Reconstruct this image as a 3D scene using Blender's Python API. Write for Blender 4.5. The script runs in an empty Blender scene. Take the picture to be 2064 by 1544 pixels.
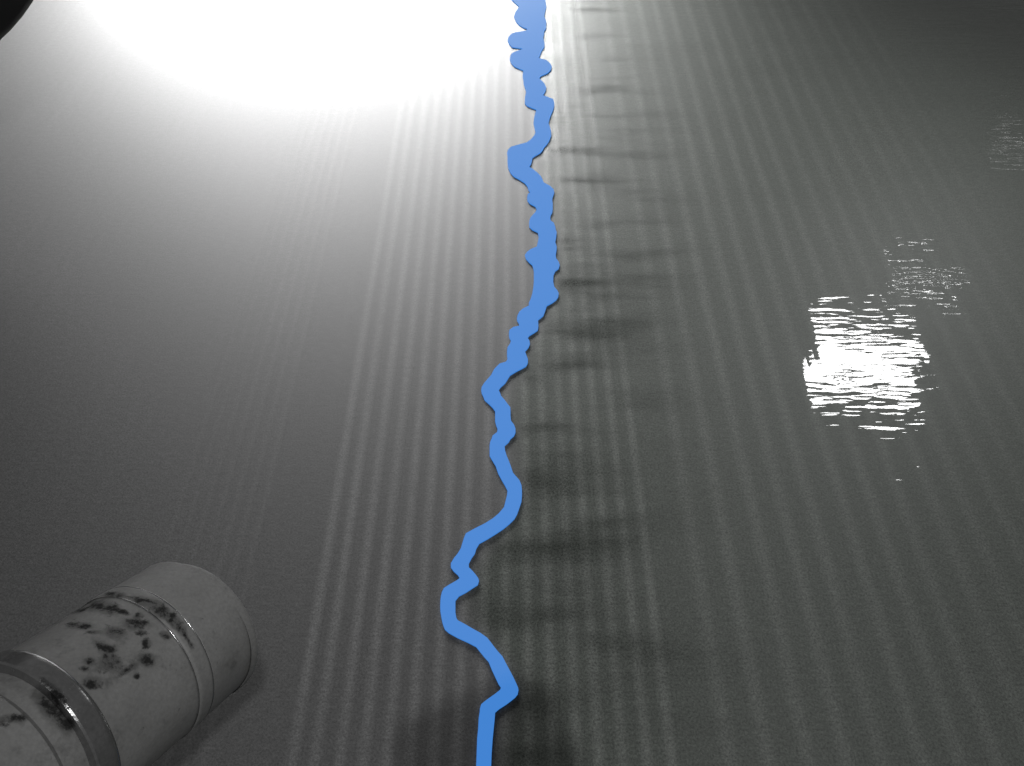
import bpy, bmesh, math, random
from mathutils import Vector, Matrix, noise
random.seed(4)

# ------------------------------------------------------------------ camera
scene = bpy.context.scene
W, H, F = 2064.0, 1544.0, 1600.0            # photograph size and focal length, in photograph pixels
CAM_H, PITCH = 1.2, math.radians(49.9)      # height over the web, degrees below level
cam_data = bpy.data.cameras.new('camera')
cam_data.sensor_width = 36.0
cam_data.lens = 36.0 * F / W
cam_data.clip_start, cam_data.clip_end = 0.02, 200.0
cam = bpy.data.objects.new('camera', cam_data)
scene.collection.objects.link(cam)
cam.location = (0, 0, CAM_H)
cam.rotation_euler = (math.pi / 2 - PITCH, 0, 0)
scene.camera = cam
CR = Matrix.Rotation(math.pi / 2 - PITCH, 3, 'X')
CO = Vector((0, 0, CAM_H))

def ray(px, py):
    return CR @ Vector(((px - W / 2) / F, -(py - H / 2) / F, -1.0))
def on_web(px, py, z=0.0):                  # point of the level web seen at a photograph pixel
    d = ray(px, py)
    return CO + d * ((z - CAM_H) / d.z)
def at_depth(px, py, d):
    return CO + ray(px, py) * d
def pixel(p):
    q = CR.transposed() @ (Vector(p) - CO)
    return (W / 2 + F * q.x / -q.z, H / 2 - F * q.y / -q.z)

# ------------------------------------------------------------------ light
world = bpy.data.worlds.new('World'); scene.world = world
world.use_nodes = True
bg = world.node_tree.nodes['Background']
bg.inputs[0].default_value = (1, 1, 1, 1)
bg.inputs[1].default_value = 0.125

def area(name, px, py, dist, sx, sy, power, roll=0.0, spread=180, side=0.0, tilt=0.0):
    """A lamp hung where the level web mirrors it at this place of the picture."""
    p = on_web(px, py); d = ray(px, py).normalized()
    r = Vector((d.x, d.y, -d.z))
    ld = bpy.data.lights.new(name, 'AREA'); ld.shape = 'RECTANGLE'
    ld.size, ld.size_y, ld.energy = sx, sy, power
    ld.spread = math.radians(spread)
    o = bpy.data.objects.new(name, ld); scene.collection.objects.link(o)
    o.location = p + r * dist
    o.rotation_euler = ((-r).to_track_quat('-Z', 'Y') @ Matrix.Rotation(roll, 3, 'Z').to_quaternion() @ Matrix.Rotation(tilt, 3, 'X').to_quaternion()).to_euler()
    o.location += o.rotation_euler.to_matrix() @ Vector((side, 0, 0))
    return o
area('flood_lamp', 690, 15, 1.7, 1.85, 1.05, 150, 0.0, 74, 0.0, math.radians(-16.5))                    # broad lamp mirrored at the top of the web
for k in (-1, 0, 1):                                                  # small three-panel lamp mirrored in the wet side
    area('work_lamp_panel', 1740, 735, 1.5, 0.118, 0.22, 1.45, math.radians(14), 128, k * 0.125, math.radians(-14))
area('far_lamp', 1865, 570, 1.5, 0.24, 0.006, 0.010, math.radians(12), 44)   # more lamps of the same row, farther along
area('far_lamp', 2040, 300, 1.5, 0.16, 0.006, 0.0008, math.radians(12), 44)
key_light = bpy.data.lights.new('added_key_lamp', 'AREA'); key_light.shape = 'DISK'; key_light.size = 0.13; key_light.energy = 176   # unseen high lamp, added to light the web and throw the near shadow
key_ob = bpy.data.objects.new('added_key_lamp', key_light); scene.collection.objects.link(key_ob)
key_ob.location = (1.4, -1.565, 6.0)
key_ob.rotation_euler = (Vector((0.6, 2.6, 0)) - key_ob.location).to_track_quat('-Z', 'Y').to_euler()

vs = scene.view_settings
vs.view_transform, vs.look = 'Standard', 'None'
vs.exposure, vs.gamma, vs.use_curve_mapping = 0.0, 1.0, False

# ------------------------------------------------------------------ helpers
def link(o, parent=None):
    scene.collection.objects.link(o)
    if parent: o.parent = parent
    return o
def mesh_obj(name, verts, faces, mat, parent=None, smooth=True, attrs=None):
    me = bpy.data.meshes.new(name)
    me.from_pydata(verts, [], faces)
    me.materials.append(mat)
    if smooth: me.polygons.foreach_set('use_smooth', [True] * len(me.polygons))
    for k, v in (attrs or {}).items():
        me.attributes.new(k, 'FLOAT', 'POINT').data.foreach_set('value', v)
    me.update()
    return link(bpy.data.objects.new(name, me), parent)
def tag(o, label=None, cat=None, group=None, kind=None):
    for k, v in (('label', label), ('category', cat), ('group', group), ('kind', kind)):
        if v: o[k] = v
    return o
class Nodes:
    def __init__(self, name):
        self.m = bpy.data.materials.new(name); self.m.use_nodes = True
        self.t = self.m.node_tree; self.b = self.t.nodes['Principled BSDF']
    def put(self, sock, v):
        if isinstance(v, bpy.types.NodeSocket): self.t.links.new(v, sock)
        else: sock.default_value = v
    def n(self, kind, out=0, **kw):
        nd = self.t.nodes.new(kind)
        ins = kw.pop('ins', {})
        for k, v in kw.items(): setattr(nd, k, v)
        for k, v in ins.items(): self.put(nd.inputs[k], v)
        return nd.outputs[out]
    def math(self, op, a, b=0.0, clamp=False):
        return self.n('ShaderNodeMath', operation=op, use_clamp=clamp, ins={0: a, 1: b})
    def ramp(self, v, lo, hi, a=0.0, b=1.0, smooth=True):
        return self.n('ShaderNodeMapRange', interpolation_type='SMOOTHSTEP' if smooth else 'LINEAR',
                      ins={0: v, 1: lo, 2: hi, 3: a, 4: b})
    def mix(self, f, a, b):
        nd = self.t.nodes.new('ShaderNodeMix'); nd.data_type = 'RGBA'
        self.put(nd.inputs[0], f); self.put(nd.inputs[6], a); self.put(nd.inputs[7], b)
        return nd.outputs[2]
    def mixf(self, f, a, b):
        nd = self.t.nodes.new('ShaderNodeMix'); nd.data_type = 'FLOAT'
        self.put(nd.inputs[0], f); self.put(nd.inputs[2], a); self.put(nd.inputs[3], b)
        return nd.outputs[0]
    def pos(self, scale):
        g = self.n('ShaderNodeNewGeometry')
        return self.n('ShaderNodeMapping', ins={0: g, 3: scale})
    def noise(self, vec, scale, detail=3.0, rough=0.5):
        return self.n('ShaderNodeTexNoise', ins={'Vector': vec, 'Scale': scale, 'Detail': detail, 'Roughness': rough})
    def attr(self, name):
        return self.n('ShaderNodeAttribute', 2, attribute_name=name)
    def set(self, **kw):
        for k, v in kw.items(): self.put(self.b.inputs[k.replace('_', ' ')], v)

# ------------------------------------------------------------------ the wet line: left and right edge, row by row (photograph pixels)
LINE = [tuple(float(v) for v in r.split(',')) for r in '''-40,1036,1100 -20,1044,1097 0,1030,1099 15,1046,1101 26,1039,1098.5 35,1036,1097 45,1040,1101 52,1046,1101 57,1054,1101 60,1063,1100
64,1060,1097 67,1040,1097 70,1031,1096.5 77,1024.5,1095 83,1023,1096 90,1026,1097.5 97,1032,1097 99.5,1050,1095 101,1054,1094 104,1044,1092
109,1032,1090 115,1028.5,1088 118,1028,1085.5 120,1027.5,1089 123,1028,1101 130,1031,1109 136,1037,1112 142,1050,1110.5 144,1055,1109 149,1054,1104
155,1053.5,1090 159,1054,1087 163,1055,1090 170,1055.5,1097 178,1058,1101 184,1060,1100 190,1060,1097 194,1059,1093.5 197,1058.5,1103 202,1058,1115
210,1058,1117 215,1062,1117 219,1071,1116 223,1081,1115 230,1079,1112 240,1076.5,1108 250,1075.5,1105.5 260,1077.5,1109 268,1079.5,1110.5 275,1077,1111
283,1070,1108 289,1062,1105 294,1044,1101 298,1030,1097 304,1024,1094 310,1022,1089 316,1023,1078 320,1023,1073 327,1023,1072 333,1023.5,1070
338,1024,1066 342,1025,1073 350,1029,1083 357,1035,1090 363,1046,1093 370,1057,1096 377,1063,1109 384,1065,1116 390,1069,1117 393,1064,1116
400,1062.5,1113.5 406,1063,1113 412,1068,1114 418,1079,1114 424,1082,1114 430,1079,1113 435,1074,1110 441,1069,1109 447,1067,1110 451,1066.5,1116
459,1067,1119 465,1073,1120 470,1084,1122 480,1086,1121 490,1084,1119 499,1082,1122 504,1070,1122 510,1062,1121 516,1058,1120 523,1060,1121
530,1066,1126 536,1073,1128 543,1075,1126 548,1076,1119 556,1076,1115.5 570,1076,1115 580,1075,1117 587,1074,1123 593,1073,1126 600,1071,1125
606,1069,1121 612,1066,1113 618,1066,1102 624,1054,1100 630,1047,1098 638,1043,1095 643,1042,1089 647,1042,1084 654,1046,1085 659,1046,1085
661,1035,1085 667,1027,1084 672,1026,1077 678,1026,1067 683,1027,1063 688,1030,1067 695,1028,1068 702,1023,1065 710,1022,1058 718,1022,1061
726,1023,1064 731,1020,1064 735,1007,1063 740,1002,1060 745,997,1051 750,994,1041 758,990,1028 766,983,1023 774,976,1018 782,971,1009 788,970,1005
794,971,1008 800,974,1010 808,977,1017 816,986,1023 823,993,1028.5 830,998,1029 840,998,1029 850,998,1030 858,1000,1036 866,1003,1039 873,1002,1039
880,993,1036 886,991,1029 893,988,1025 900,987,1017 910,987,1018 920,987,1021 927,991,1024 940,999,1029 955,1004,1034 970,1012,1047 980,1018,1051
990,1023,1052 1000,1022,1052 1012,1019,1051 1024,1016,1047 1030,1011,1045 1038,1004,1042 1047,993,1037 1057,977,1027 1067,957,1015 1077,939,1000
1087,935,984 1097,932,966 1107,929,960 1117,923,957 1127,915,950 1137,909,945 1145,909,945 1153,915,953 1160,923,959 1167,927,964 1172,920,965.5
1180,906,963 1187,895,952 1195,891,940 1203,889,925 1212,888,918 1225,887.5,918 1235,888,918 1247,890,920 1252,891,923 1260,893,938 1270,897,955
1277,905,968 1287,923,982 1297,945,990 1305,960,996 1315,968,1004 1325,976,1013 1335,985,1018 1350,991,1026 1365,998,1034 1380,1005,1041 1387,1010,1044
1392,1008,1045 1400,998,1043.5 1407,988,1038 1415,977,1028 1421,970,1020 1430,967.5,1006 1437,967,998 1450,965,997 1470,964,995 1490,962,993 1518,961,991 1545,960,990 1600,957,988'''.split()]
def line_mid(y):
    if y <= LINE[0][0]: return (LINE[0][1] + LINE[0][2]) / 2
    for a, b in zip(LINE, LINE[1:]):
        if y <= b[0]:
            f = (y - a[0]) / (b[0] - a[0])
            return ((a[1] + a[2]) * (1 - f) + (b[1] + b[2]) * f) / 2
    return (LINE[-1][1] + LINE[-1][2]) / 2
WET_X = []                                   # the wet line as web x over web y
for r in range(-600, 1800, 12):
    mids = [line_mid(r + k) for k in (-60, -30, 0, 30, 60)]
    p = on_web(sum(mids) / 5, max(r, -900))
    WET_X.append((p.y, p.x))
WET_X.sort()
def wetness(x, y):
    """0 where the sheet has gone matt (left of the wet line), 1 where water still stands on it."""
    if y <= WET_X[0][0]: lx = WET_X[0][1]
    elif y >= WET_X[-1][0]: lx = WET_X[-1][1]
    else:
        lo, hi = 0, len(WET_X) - 1
        while hi - lo > 1:
            m = (lo + hi) // 2
            if WET_X[m][0] <= y: lo = m
            else: hi = m
        f = (y - WET_X[lo][0]) / (WET_X[hi][0] - WET_X[lo][0] + 1e-9)
        lx = WET_X[lo][1] * (1 - f) + WET_X[hi][1] * f
    return max(0.0, min(1.0, 0.5 + (x - lx) / 0.9))

# ------------------------------------------------------------------ materials
def web_material():
    N = Nodes('wet paper stock')
    wet, stripe = N.attr('wet'), N.attr('stripe')
    side = N.ramp(wet, 0.49, 0.56)                         # matt side / wet side
    deep = N.ramp(wet, 0.50, 1.0)                          # water standing deeper away from the line
    p1 = N.pos((1, 1, 1))
    patch = N.noise(N.pos((3.0, 12.0, 1.0)), 1.0, 2.0, 0.5)     # water lies in bands along the run of the machine
    bands = N.math('MULTIPLY', N.math('MULTIPLY', N.ramp(patch, 0.38, 0.78), side), N.ramp(wet, 0.62, 1.0, 1.0, 0.1))
    floc = N.noise(N.pos((60.0, 110.0, 1.0)), 1.0, 3.0, 0.6)
    grain = N.noise(p1, 280.0, 3.0, 0.8)
    long = N.noise(N.pos((42.0, 1.3, 1.0)), 1.0, 3.0, 0.55)      # faint cross-machine streaking
    # colour: grey stock, a little green where it is wet
    base = N.mix(side, (0.038, 0.038, 0.038, 1), (0.042, 0.0475, 0.0415, 1))
    pale = N.mix(side, (0.071, 0.071, 0.071, 1), (0.076, 0.082, 0.075, 1))
    veil = N.math('SUBTRACT', 1.0, N.math('MULTIPLY', bands, 0.75))
    st = N.math('MULTIPLY', N.math('MULTIPLY', stripe, veil), N.ramp(N.noise(N.pos((9, 3, 1)), 1.0, 3.0), 0.25, 0.75, 0.75, 1.1))
    col = N.mix(st, base, pale)
    col = N.mix(N.math('MULTIPLY', N.ramp(long, 0.45, 0.75), 0.08), col, pale)
    col = N.n('ShaderNodeVectorMath', operation='SCALE', ins={0: col, 3: N.math('SUBTRACT', 1.0, N.math('MULTIPLY', bands, 0.42))})
    g = N.math('MULTIPLY', N.ramp(grain, 0.3, 0.7, 0.35, 1.65, False), N.ramp(floc, 0.3, 0.7, 0.86, 1.14, False))
    col = N.n('ShaderNodeVectorMath', operation='SCALE', ins={0: col, 3: g})
    # gloss: a film of water over the wet side
    film = N.ramp(wet, 0.47, 0.56)
    rough = N.mixf(side, 0.68, N.mixf(bands, 0.60, 0.27))
    rough = N.math('ADD', rough, N.math('MULTIPLY', N.math('SUBTRACT', grain, 0.5), 0.45))
    bump1 = N.n('ShaderNodeBump', ins={'Strength': 0.22, 'Distance': 0.0012, 'Height': N.math('ADD', grain, N.math('MULTIPLY', floc, 0.3))})
    rip = N.noise(N.pos((13.0, 60.0, 1.0)), 1.0, 1.6, 0.5)
    rip2 = N.noise(N.pos((38.0, 150.0, 1.0)), 1.0, 2.0, 0.6)
    bump2 = N.n('ShaderNodeBump', ins={'Strength': 1.0, 'Distance': 0.0010, 'Height': N.math('MULTIPLY', N.math('ADD', rip, N.math('MULTIPLY', rip2, 0.05)), N.ramp(N.noise(N.pos((3.0, 7.0, 1.0)), 1.0, 2.0), 0.35, 0.65, 0.5, 1.9))})
    N.set(Base_Color=col, Roughness=rough, Normal=bump1, IOR=1.36, Specular_IOR_Level=N.mixf(side, 0.9, N.mixf(deep, 0.32, 0.75)),
          Coat_Weight=N.math('MULTIPLY', film, N.mixf(deep, 0.2, 1.0)), Coat_Roughness=N.mixf(deep, 0.36, 0.022), Coat_IOR=1.45, Coat_Normal=bump2)
    return N.m
def pipe_material(name, base, dark, rough, metal=0.0):
    N = Nodes(name)
    st = N.attr('stain')
    p = N.pos((1, 1, 1))
    n1 = N.noise(p, 60.0, 5.0, 0.65); n2 = N.noise(p, 420.0, 3.0, 0.6); n3 = N.noise(p, 18.0, 3.0); n4 = N.noise(p, 150.0, 6.0, 0.7)
    raw = st
    st = N.ramp(N.math('ADD', raw, N.math('MULTIPLY', N.math('SUBTRACT', n4, 0.5), 4.2)), 0.45, 1.35)
    halo = N.ramp(N.math('ADD', raw, N.math('MULTIPLY', N.math('SUBTRACT', n1, 0.5), 2.2)), 0.1, 0.8)
    c = N.mix(N.ramp(n3, 0.3, 0.7), tuple(v * 0.82 for v in base) + (1,), tuple(v * 1.1 for v in base) + (1,))
    c = N.mix(N.math('MULTIPLY', N.ramp(n1, 0.55, 0.72), 0.35), c, tuple(v * 0.5 for v in base) + (1,))
    c = N.mix(N.math('MULTIPLY', halo, 0.62), c, tuple(v * 0.25 for v in base) + (1,))
    c = N.mix(N.math('MULTIPLY', st, 0.92), c, dark + (1,))
    g = N.ramp(n2, 0.3, 0.7, 0.88, 1.12, False)
    c = N.n('ShaderNodeVectorMath', operation='SCALE', ins={0: c, 3: g})
    bp = N.n('ShaderNodeBump', ins={'Strength': 0.5, 'Distance': 0.0008, 'Height': N.math('ADD', n1, N.math('MULTIPLY', st, -0.6))})
    N.set(Base_Color=c, Roughness=N.mixf(st, rough, 0.8), Specular_IOR_Level=N.mixf(st, 0.4, 0.1), Metallic=metal, Normal=bp)
    return N.m
def plain_material(name, col, rough, spec=0.5):
    N = Nodes(name)
    n1 = N.noise(N.pos((1, 1, 1)), 90.0, 4.0, 0.6)
    c = N.mix(n1, tuple(v * 0.94 for v in col) + (1,), tuple(min(1, v * 1.05) for v in col) + (1,))
    N.set(Base_Color=c, Roughness=rough, Specular_IOR_Level=spec)
    return N.m
M_WEB = web_material()
M_PIPE = pipe_material('residue-coated pipe', (0.165, 0.165, 0.162), (0.012, 0.012, 0.012), 0.55)
M_RING = pipe_material('dull steel ring', (0.17, 0.17, 0.17), (0.01, 0.01, 0.01), 0.22, 0.6)
M_GLINT_WIRE = pipe_material('bright steel', (0.35, 0.35, 0.35), (0.05, 0.05, 0.05), 0.18, 1.0)
def blue_material():                         # glow added to a drawn mark, to keep it even in glare and shade
    N = Nodes('blue with added glow')
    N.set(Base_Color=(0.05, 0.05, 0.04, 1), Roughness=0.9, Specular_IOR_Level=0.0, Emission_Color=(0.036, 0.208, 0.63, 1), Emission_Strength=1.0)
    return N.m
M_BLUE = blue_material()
M_DARK = plain_material('black rubber', (0.012, 0.012, 0.012), 0.7, 0.2)

# ------------------------------------------------------------------ the web (one level sheet) and its pale stripes
def grid(x0, x1, y0, y1, nx, ny):
    v = [(x0 + (x1 - x0) * i / nx, y0 + (y1 - y0) * j / ny, 0.0) for j in range(ny + 1) for i in range(nx + 1)]
    f = [(j * (nx + 1) + i, j * (nx + 1) + i + 1, (j + 1) * (nx + 1) + i + 1, (j + 1) * (nx + 1) + i) for j in range(ny) for i in range(nx)]
    return v, f
v, f = grid(-5.0, 5.0, -1.5, 6.0, 400, 300)
web = mesh_obj('paper_web', v, f, M_WEB, attrs={'wet': [wetness(p[0], p[1]) for p in v], 'stripe': [0.0] * len(v)})
tag(web, 'grey wet paper web striped by the suction boxes beneath it', 'paper web', kind='structure')

def stripe(x992, wpx, strength):
    """One pale band running straight across the web: x and width as seen on row 992 of the photograph."""
    a, b = on_web(x992 - wpx / 2, 992), on_web(x992 + wpx / 2, 992)
    xc, hw = (a.x + b.x) / 2, (b.x - a.x) / 2 * 1.32
    ys = [-0.1 + 3.4 * (j / 90) ** 1.15 for j in range(91)]
    prof = (-1, -0.72, -0.45, -0.2, 0, 0.2, 0.45, 0.72, 1)
    vs_, at, wt = [], [], []
    sd = random.uniform(0, 90)
    for y in ys:
        wob = noise.noise(Vector((sd, y * 3.0, 0))) * 0.05 * hw
        ww = hw * (1 + 0.12 * noise.noise(Vector((sd, y * 5.0, 7))))
        k = strength * (1 + 0.25 * noise.noise(Vector((sd, y * 4.0, 3))))
        for q in prof:
            s = math.cos(q * math.pi / 2) ** 1.6
            x = xc + wob + ww * q
            vs_.append((x, y, 0.0001 + 0.00015 * s)); at.append(k * s); wt.append(wetness(x, y))
    n = len(prof)
    fs = [(j * n + i, j * n + i + 1, (j + 1) * n + i + 1, (j + 1) * n + i) for j in range(len(ys) - 1) for i in range(n - 1)]
    mesh_obj('stripe', vs_, fs, M_WEB, web, attrs={'wet': wt, 'stripe': at})
for i, x in enumerate((679, 715, 755, 793, 831, 868, 906, 943, 981, 1020, 1060, 1098, 1137, 1172, 1210, 1249, 1288)):
    stripe(x, 21, 1.0 if i < 12 else 0.95)
for i, x in enumerate((1381, 1443, 1509, 1569, 1626, 1691, 1751, 1811, 1876, 1936, 2000, 2062, 2127, 2190, 2255, 2318)):
    stripe(x, 30, (0.55, 0.58, 0.58, 0.56, 0.53, 0.5, 0.46, 0.42, 0.36, 0.32, 0.28, 0.24, 0.22, 0.18, 0.15, 0.12)[i])
for i, x in enumerate((537, 508, 480, 452, 424, 395, 367)):
    stripe(x, 14, (0.24, 0.22, 0.2, 0.17, 0.15, 0.12, 0.1)[i])

# ------------------------------------------------------------------ the blue line: a drawn mark built as a strip on the web
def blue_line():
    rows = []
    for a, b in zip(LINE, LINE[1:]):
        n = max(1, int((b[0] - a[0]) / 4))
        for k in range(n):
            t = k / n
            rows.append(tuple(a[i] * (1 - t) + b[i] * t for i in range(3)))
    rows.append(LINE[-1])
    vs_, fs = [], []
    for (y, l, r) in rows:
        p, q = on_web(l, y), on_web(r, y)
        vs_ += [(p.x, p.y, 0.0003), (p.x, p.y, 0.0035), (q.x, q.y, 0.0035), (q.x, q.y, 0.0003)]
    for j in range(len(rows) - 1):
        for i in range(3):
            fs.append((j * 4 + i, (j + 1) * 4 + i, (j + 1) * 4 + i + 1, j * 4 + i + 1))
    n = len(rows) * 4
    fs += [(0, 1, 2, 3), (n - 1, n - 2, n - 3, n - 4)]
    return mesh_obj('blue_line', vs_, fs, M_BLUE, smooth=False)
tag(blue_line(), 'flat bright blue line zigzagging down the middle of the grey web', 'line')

# ------------------------------------------------------------------ the stained pipe in the near left corner
C1, C0 = at_depth(385, 1268, 0.60), at_depth(93, 1483, 0.49)
AX = (C1 - C0).normalized()                  # towards the far end
RAD = 151 * 0.60 / F
E1 = AX.cross(Vector((0, 0, 1))).normalized(); E2 = E1.cross(AX)
BLOBS = [(203, 1222, 27, 10, 8), (150, 1231, 26, 5, -12), (243, 1232, 18, 4, 18), (232, 1199, 17, 4, 5), (284, 1210, 16, 7, 10), (305, 1213, 14, 4, 10),
         (325, 1232, 18, 11, 32), (350, 1250, 18, 9, 40), (365, 1268, 10, 6, 60), (376, 1285, 10, 3, 60), (276, 1258, 20, 9, 5), (278, 1243, 8, 7, 0),
         (163, 1261, 22, 6, 5), (188, 1274, 13, 3, 0), (229, 1274, 15, 8, 0), (286, 1276, 9, 5, 0), (213, 1307, 18, 9, 25), (222, 1332, 17, 15, 0),
         (297, 1330, 9, 11, 20), (180, 1333, 9, 6, 0), (186, 1379, 15, 10, 0), (171, 1348, 6, 4, 0), (256, 1350, 15, 4, -30), (14, 1277, 22, 9, 0),
         (75, 1259, 32, 4, -6), (276, 1363, 6, 5, 0), (331, 1281, 10, 5, 20), (295, 1295, 7, 9, 0), (100, 1425, 16, 30, -40), (128, 1452, 12, 28, -38),
         (115, 1400, 8, 22, -45), (23, 1450, 26, 9, -5), (90, 1375, 10, 5, 40), (385, 1300, 6, 3, 60)]
def stain_at(p):
    x, y = pixel(p)
    s = 0.0
    for bx, by, rx, ry, an in BLOBS:
        a = math.radians(an); dx, dy = x - bx, y - by
        u, w = dx * math.cos(a) + dy * math.sin(a), -dx * math.sin(a) + dy * math.cos(a)
        q = (u / rx) ** 2 + (w / ry) ** 2
        if q < 6: s = max(s, 1.25 * math.exp(-q * 0.5))
    return s
def lathe(name, prof, mat, parent, seg=160, step=0.0012, off=Vector((0, 0, 0))):
    """Turned part; prof = (distance back from the far end, radius)."""
    pts = []
    for a, b in zip(prof, prof[1:]):
        n = max(1, int(abs(b[0] - a[0]) / step))
        pts += [(a[0] + (b[0] - a[0]) * k / n, a[1] + (b[1] - a[1]) * k / n) for k in range(n)]
    pts.append(prof[-1])
    vs_, st = [], []
    for s, r in pts:
        for i in range(seg):
            t = 2 * math.pi * i / seg
            p = C1 + off - AX * s + (E1 * math.cos(t) + E2 * math.sin(t)) * r
            vs_.append(p); st.append(stain_at(p))
    fs = [(j * seg + i, j * seg + (i + 1) % seg, (j + 1) * seg + (i + 1) % seg, (j + 1) * seg + i) for j in range(len(pts) - 1) for i in range(seg)]
    base = root.location
    o = mesh_obj(name, [v - base for v in vs_], fs, mat, parent, attrs={'stain': st})
    md = o.modifiers.new('edges', 'EDGE_SPLIT'); md.split_angle = math.radians(35)
    return o
root = bpy.data.objects.new('pipe', None); root.empty_display_size = 0.05
root.location = C1 - AX * 0.40
link(root)
tag(root, 'stout grey pipe with dark stains and a steel ring, in the near left corner', 'pipe')
R = RAD
cap = lathe('end_cap', [(0.004, 0.0), (0.004, R * 0.80), (0.0, R * 0.84), (0.0, R * 0.95), (0.0022, R * 1.0), (0.040, R * 1.005), (0.0412, R * 0.99)], M_PIPE, root)
lathe('end_lip', [(-0.004, 0.0), (-0.004, R * 0.92), (-0.003, R * 0.95), (-0.001, R * 0.96), (0.004, R * 0.955)], M_PIPE, cap, off=CR @ Vector((0.0042, -0.0012, 0)))
lathe('band', [(0.0405, R * 0.985), (0.0415, R * 1.01), (0.0425, R * 1.018), (0.0525, R * 1.018), (0.0535, R * 1.008), (0.0545, R * 0.985)], M_PIPE, root)
lathe('body', [(0.054, R * 0.99), (0.055, R * 1.0), (0.1235, R * 1.0)], M_PIPE, root)
lathe('ring', [(0.1215, R * 0.98), (0.1215, R * 1.018), (0.1219, R * 1.034), (0.1230, R * 1.045), (0.1245, R * 1.05), (0.1350, R * 1.05), (0.1362, R * 1.035), (0.1364, R * 0.93)], M_RING, root)
lathe('rear_body', [(0.133, R * 0.93), (0.150, R * 0.93), (0.153, R * 0.97), (0.40, R * 0.97), (0.40, 0.0)], M_PIPE, root)

for s0, r0 in ((0.0551, 1.006), (0.0412, 1.008)):  # thin wires added to make the bright highlight lines at the band's edges
    lathe('glint_wire', [(s0 + 0.0004 * math.cos(a * math.pi / 6), R * r0 + 0.0004 * math.sin(a * math.pi / 6)) for a in range(7)], M_GLINT_WIRE, root)

# ------------------------------------------------------------------ dark cylinder, made up to fill the dark far left corner
def dark_end():
    r = bpy.data.objects.new('dark_cylinder', None); link(r)
    c = at_depth(-300, -262, 1.5)
    r.location = c
    ax = Vector((-0.75, 0.55, 0.1)).normalized(); e1 = ax.cross(Vector((0, 0, 1))).normalized(); e2 = e1.cross(ax)
    def part(name, prof):
        seg = 64; vs_ = []
        for s, q in prof:
            for i in range(seg):
                t = 2 * math.pi * i / seg
                vs_.append(ax * s + (e1 * math.cos(t) + e2 * math.sin(t)) * q)
        fs = [(j * seg + i, j * seg + (i + 1) % seg, (j + 1) * seg + (i + 1) % seg, (j + 1) * seg + i) for j in range(len(prof) - 1) for i in range(seg)]
        mesh_obj(name, vs_, fs, M_DARK, r)
    part('shell', [(0.0, 0.30), (0.0, 0.40), (0.02, 0.425), (0.05, 0.44), (0.10, 0.45), (0.8, 0.45), (0.8, 0.0)])
    part('end_face', [(0.012, 0.0), (0.012, 0.2), (0.004, 0.22), (0.004, 0.31)])
    tag(r, 'black rounded shape made up for the dark far left corner', 'roll')
dark_end()

# ------------------------------------------------------------------ dark unseen box, added out of frame to shadow the near web
def blocker():
    bm = bmesh.new()
    bmesh.ops.create_cube(bm, size=1.0)
    bmesh.ops.scale(bm, vec=(0.185, 0.26, 0.10), verts=bm.verts)
    bmesh.ops.bevel(bm, geom=list(bm.edges), offset=0.035, segments=5, affect='EDGES', profile=0.5)
    me = bpy.data.meshes.new('blocker'); bm.to_mesh(me); bm.free(); me.materials.append(M_DARK)
    me.polygons.foreach_set('use_smooth', [True] * len(me.polygons))
    o = link(bpy.data.objects.new('shadow_blocker', me))
    o.location = (0.30, -0.15, 1.30); o.rotation_euler = (0, 0, math.radians(22))
    tag(o, 'black rounded box, added unseen to cast a dark patch on the near web', 'blocker')
blocker()
